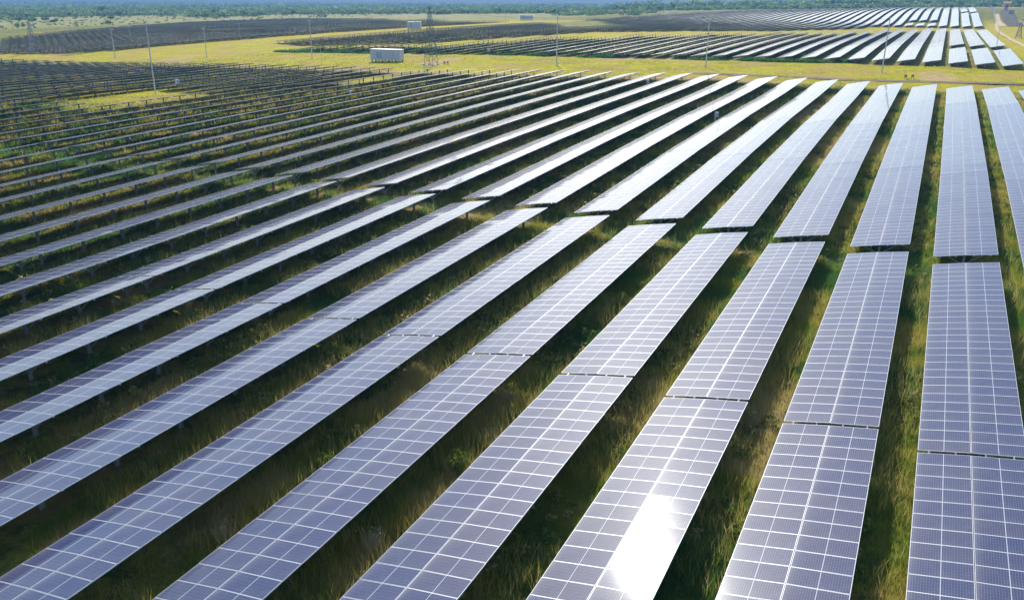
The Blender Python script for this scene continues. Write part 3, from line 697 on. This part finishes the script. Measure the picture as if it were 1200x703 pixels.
Zg = zp(X, Y)-TH; fr_ = sstep(1900, 5000, Dd); Zg = Zg*(1-fr_)+fr_*(4+8*sstep(-3000, 500, X))
for i in range(len(X)):
    T, tone = base[int(g.integers(10))]; s = g.uniform(.55, 1.0)**1.5*(5.2 if Dd[i] > 850 else 3.6)*(1+Dd[i]/4000)*(.45 if small[i] else (1.9 if X[i] > -420 and Dd[i] > 1100 else 1.0)); hh = s*g.uniform(.5, .85)
    Ts.append(T*np.array([s*.75, s*.75, hh*.75])+np.array([X[i], Y[i], Zg[i]+hh*.35])); To.append(np.clip(tone+g.normal(0, .22), 0, 1))
print('scrub clumps', len(X))
o = link('scrub_woodland', tri_mesh('scrub_woodland', np.concatenate(Ts), np.concatenate(To), M_LEAF)); o['kind'] = 'stuff'; tag(o, 'mass of green scrub and low woodland along the horizon', 'scrub')

# ------------------------------------------------------------------ grass
def sample_view(n, dmin, dmax, g, vlim=(-40, 760)):
    a = g.uniform(R(-8), R(62), n); d = np.sqrt(g.uniform(dmin**2, dmax**2, n)); x, y = -np.sin(a)*d, np.cos(a)*d
    q, dep = proj(np.c_[x, y, np.zeros(n)]); ok = (dep > 5) & (q[:, 0] > -50) & (q[:, 0] < 1250) & (q[:, 1] > vlim[0]) & (q[:, 1] < 770)
    return x[ok], y[ok]
def blades(x, y, nb, h, wid, spread, tone, g, seedtip=0.0):
    n = len(x); z = zp(x, y)-TH+(vnoise(x, y, 3.1, 1)-.5)*.16+(vnoise(x, y, 11, 2)-.5)*.25-.05
    P = np.repeat(np.c_[x, y, z], nb, 0); N_ = n*nb; H_ = np.repeat(h, nb)*g.uniform(.5, 1.15, N_)
    a = g.uniform(0, 6.283, N_); rr = np.sqrt(g.random(N_))*np.repeat(np.broadcast_to(spread, (n,)), nb); P[:, 0] += np.cos(a)*rr; P[:, 1] += np.sin(a)*rr
    b = g.uniform(0, 6.283, N_); w = np.broadcast_to(wid, (N_,))*g.uniform(.7, 1.3, N_); side = np.c_[np.cos(b), np.sin(b), 0*b]*w[:, None]
    le = g.uniform(0, 6.283, N_); lean = np.c_[np.cos(le), np.sin(le)]*(H_*g.uniform(.1, .55, N_))[:, None]
    tip = P+np.c_[lean, H_]
    tn = np.clip(np.repeat(tone, nb)+g.normal(0, .10, N_), 0, 1)
    return np.stack([P-side, P+side, tip], 1), tn
g = np.random.default_rng(5)
GT, GO = [], []
def tone_at(x, y):
    return np.clip(.2+.55*sstep(.35, .75, vnoise(x, y, 5, 41)*.55+vnoise(x, y, 1.6, 42)*.45)+.25*sstep(.55, .8, vnoise(x, y, 17, 43)), 0, 1)
def not_table(x, y, core):
    rel = (X0-x)/PITCHX; f_ = (rel-np.round(rel))*-PITCHX       # offset from row centre
    return np.abs(f_) > core
for (n, d0, d1, nb, hh, wd, core) in ((150000, 20, 62, 9, .42, .013, 1.0), (120000, 62, 110, 7, .46, .022, .6), (90000, 110, 176, 6, .5, .04, 0)):
    x, y = sample_view(n, d0, d1, g)
    ok = not_table(x, y, core) & (soil_f(x, y) < .4+.5*g.random(len(x))) & (y < 174); x, y = x[ok], y[ok]
    cov = vnoise(x, y, 3.3, 51)*.6+vnoise(x, y, 9, 52)*.4; ok = g.random(len(x)) < .25+1.2*cov; x, y = x[ok], y[ok]; cov = cov[ok]
    h = hh*(.45+1.1*vnoise(x, y, 2.6, 53)); lf = lush_f(x, y)*(y < 172); h = h*(1-.5*lf); T, t_ = blades(x, y, nb, h, wd, .22, np.maximum(tone_at(x, y), .80*lf), g); GT.append(T); GO.append(t_)
    # tall dry stalks
    k = g.random(len(x)) < (.22 if d0 < 60 else .12)*(cov > .42); T, t_ = blades(x[k], y[k], 4, h[k]*0+.95, wd*.8, .2, np.full(k.sum(), .82), g); GT.append(T); GO.append(t_)
x, y = sample_view(60000, 165, 300, g, (50, 110)); ok = (y > 172) & (lush_f(x, y) > .4) & (y < 224) & (soil_f(x, y) < .5); x, y = x[ok], y[ok]
T, t_ = blades(x, y, 5, .12+.25*vnoise(x, y, 6, 61)**2, .06, .4, .5+.25*vnoise(x, y, 8, 62), g); GT.append(T); GO.append(t_)
x = g.uniform(-206, -20, 9000); y = 226+g.uniform(-2, 1, 9000)+np.maximum(0, g.normal(0, 14, 9000)); k = vnoise(x, y, 7, 71) > .42; x, y = x[k], y[k]
T, t_ = blades(x, y, 5, .5+.9*vnoise(x, y, 5, 72)**2, .10, .5, .02+.25*vnoise(x, y, 9, 73), g); GT.append(T); GO.append(t_)
V = np.concatenate(GT); print('grass tris', len(V))
o = link('grass', tri_mesh('grass', V, np.concatenate(GO), M_GRASS)); o['kind'] = 'stuff'; tag(o, 'tall wild grass growing between and under the solar rows', 'grass')

x, y = sample_view(16000, 22, 105, g); ok = not_table(x, y, .9) & (vnoise(x, y, 2.4, 81)*.5+vnoise(x, y, 8, 82)*.5 > .52); x, y = x[ok], y[ok]
z = zp(x, y)-TH+(vnoise(x, y, 3.1, 1)-.5)*.16+(vnoise(x, y, 11, 2)-.5)*.25
wb = [leaf_cloud(26, (0, 0, .55), (.5, .5, .55), .16, 700+i) for i in range(6)]; WT, WO = [], []
for i in range(len(x)):
    T, t_ = wb[i % 6]; sz = g.uniform(.25, .75); WT.append(T*np.array([sz, sz, sz*g.uniform(.5, 1.1)])+np.array([x[i], y[i], z[i]])); WO.append(np.clip(t_*.6+g.uniform(0, .75), 0, 1))
o = link('low_weeds', tri_mesh('low_weeds', np.concatenate(WT), np.concatenate(WO), M_WEED)); o['kind'] = 'stuff'; tag(o, 'broad leaved green weeds mixed through the grass between rows', 'weeds')

# ------------------------------------------------------------------ single weeds that stand out
WEEDS = [(540, 548, .9, 'b', 'bright yellow green bush against the panels, lower middle'), (218, 362, .9, 'f', 'pale flowering weed between rows at the left'), (592, 466, .8, 'f', 'pale flowering weed in the shaded gap right of centre'),
         (378, 541, .6, 'b', 'sunlit tuft of grass beside the panel edge, lower left of centre'), (437, 636, .8, 's', 'dry seed stalks in the shaded gap at the bottom'), (497, 420, .7, 'f', 'small white flowering weed in the middle gap'),
         (285, 383, .8, 'b', 'leafy weed under the panel edge, left of centre'), (262, 623, .8, 's', 'dry straw clump beside the panel edge, bottom left'), (733, 432, .8, 's', 'dry seed stalks in the gap left of the bright row'),
         (662, 492, .7, 's', 'dry stalk cluster by the panel edge near the glare'), (425, 237, .9, 'b', 'bright sunlit bush at the end of a row near the cross path'), (960, 310, .6, 'b', 'low sunlit tuft on the cross path'),
         (700, 265, .8, 's', 'straw clump at the cross path between two rows'), (655, 158, .9, 'b', 'yellow bush between pale rows at the back'), (880, 145, .9, 'b', 'yellow bush between bright rows, upper right'), (965, 118, .9, 's', 'pale seed stalks near the far end of a bright row')]
def ray_ground(u, v, off):
    d = fw*F_PX+cr*(u-600)-cu*(v-351.5); d = d/np.linalg.norm(d); s = np.arange(15, 300, .25)
    zz = CAM_Z+s*d[2]; g_ = zp(s*d[0], s*d[1])-TH+off; i = int(np.argmax(zz < g_)); return s[i]*d[0], s[i]*d[1]
for i, (u, v, h, kind, lb) in enumerate(WEEDS):
    x, y = ray_ground(u, v, .3); z = gz(x, y); root = link('weed_plant', None, None, (x, y, z)); tag(root, lb, 'plant', 'weeds between the rows')
    gg = np.random.default_rng(900+i)
    xs_, ys_ = np.full(10, 0.0), np.full(10, 0.0)
    T, t_ = blades(xs_+x, ys_+y, 22, np.full(10, h), .016, .35, np.full(10, .35 if kind != 's' else .6), gg); T[..., 0] -= x; T[..., 1] -= y; T[..., 2] -= z
    link('stems', tri_mesh('stems', T, t_, M_BRIGHT if kind == 'b' else M_STRAW), root)
    T, t_ = leaf_cloud(170 if kind == 'b' else 46, (0, 0, h*.75), (.45, .45, h*.4), .05 if kind == 'b' else .03, 950+i)
    link('flowers' if kind == 'f' else ('leaves' if kind == 'b' else 'seed_heads'), tri_mesh('top', T, t_ if kind == 'b' else np.clip(t_+.4, 0, 1), M_BRIGHT if kind == 'b' else M_STRAW), root)

# ------------------------------------------------------------------ haze
HAZE = True
if HAZE:
    mb = MB(); mb.box(-9200, 6200, -500, 12300, -40, 190); me = mb.mesh('haze', [])
    m, N, L, b = mat('haze_air'); N.remove(b); pv_ = N.new('ShaderNodeVolumePrincipled')
    pv_.inputs['Color'].default_value = (.24, .48, .98, 1); pv_.inputs['Density'].default_value = 0.00018; pv_.inputs['Anisotropy'].default_value = .1
    L.new(pv_.outputs[0], N['Material Output'].inputs['Volume']); me.materials.append(m)
    o = link('haze', me); o['kind'] = 'stuff'
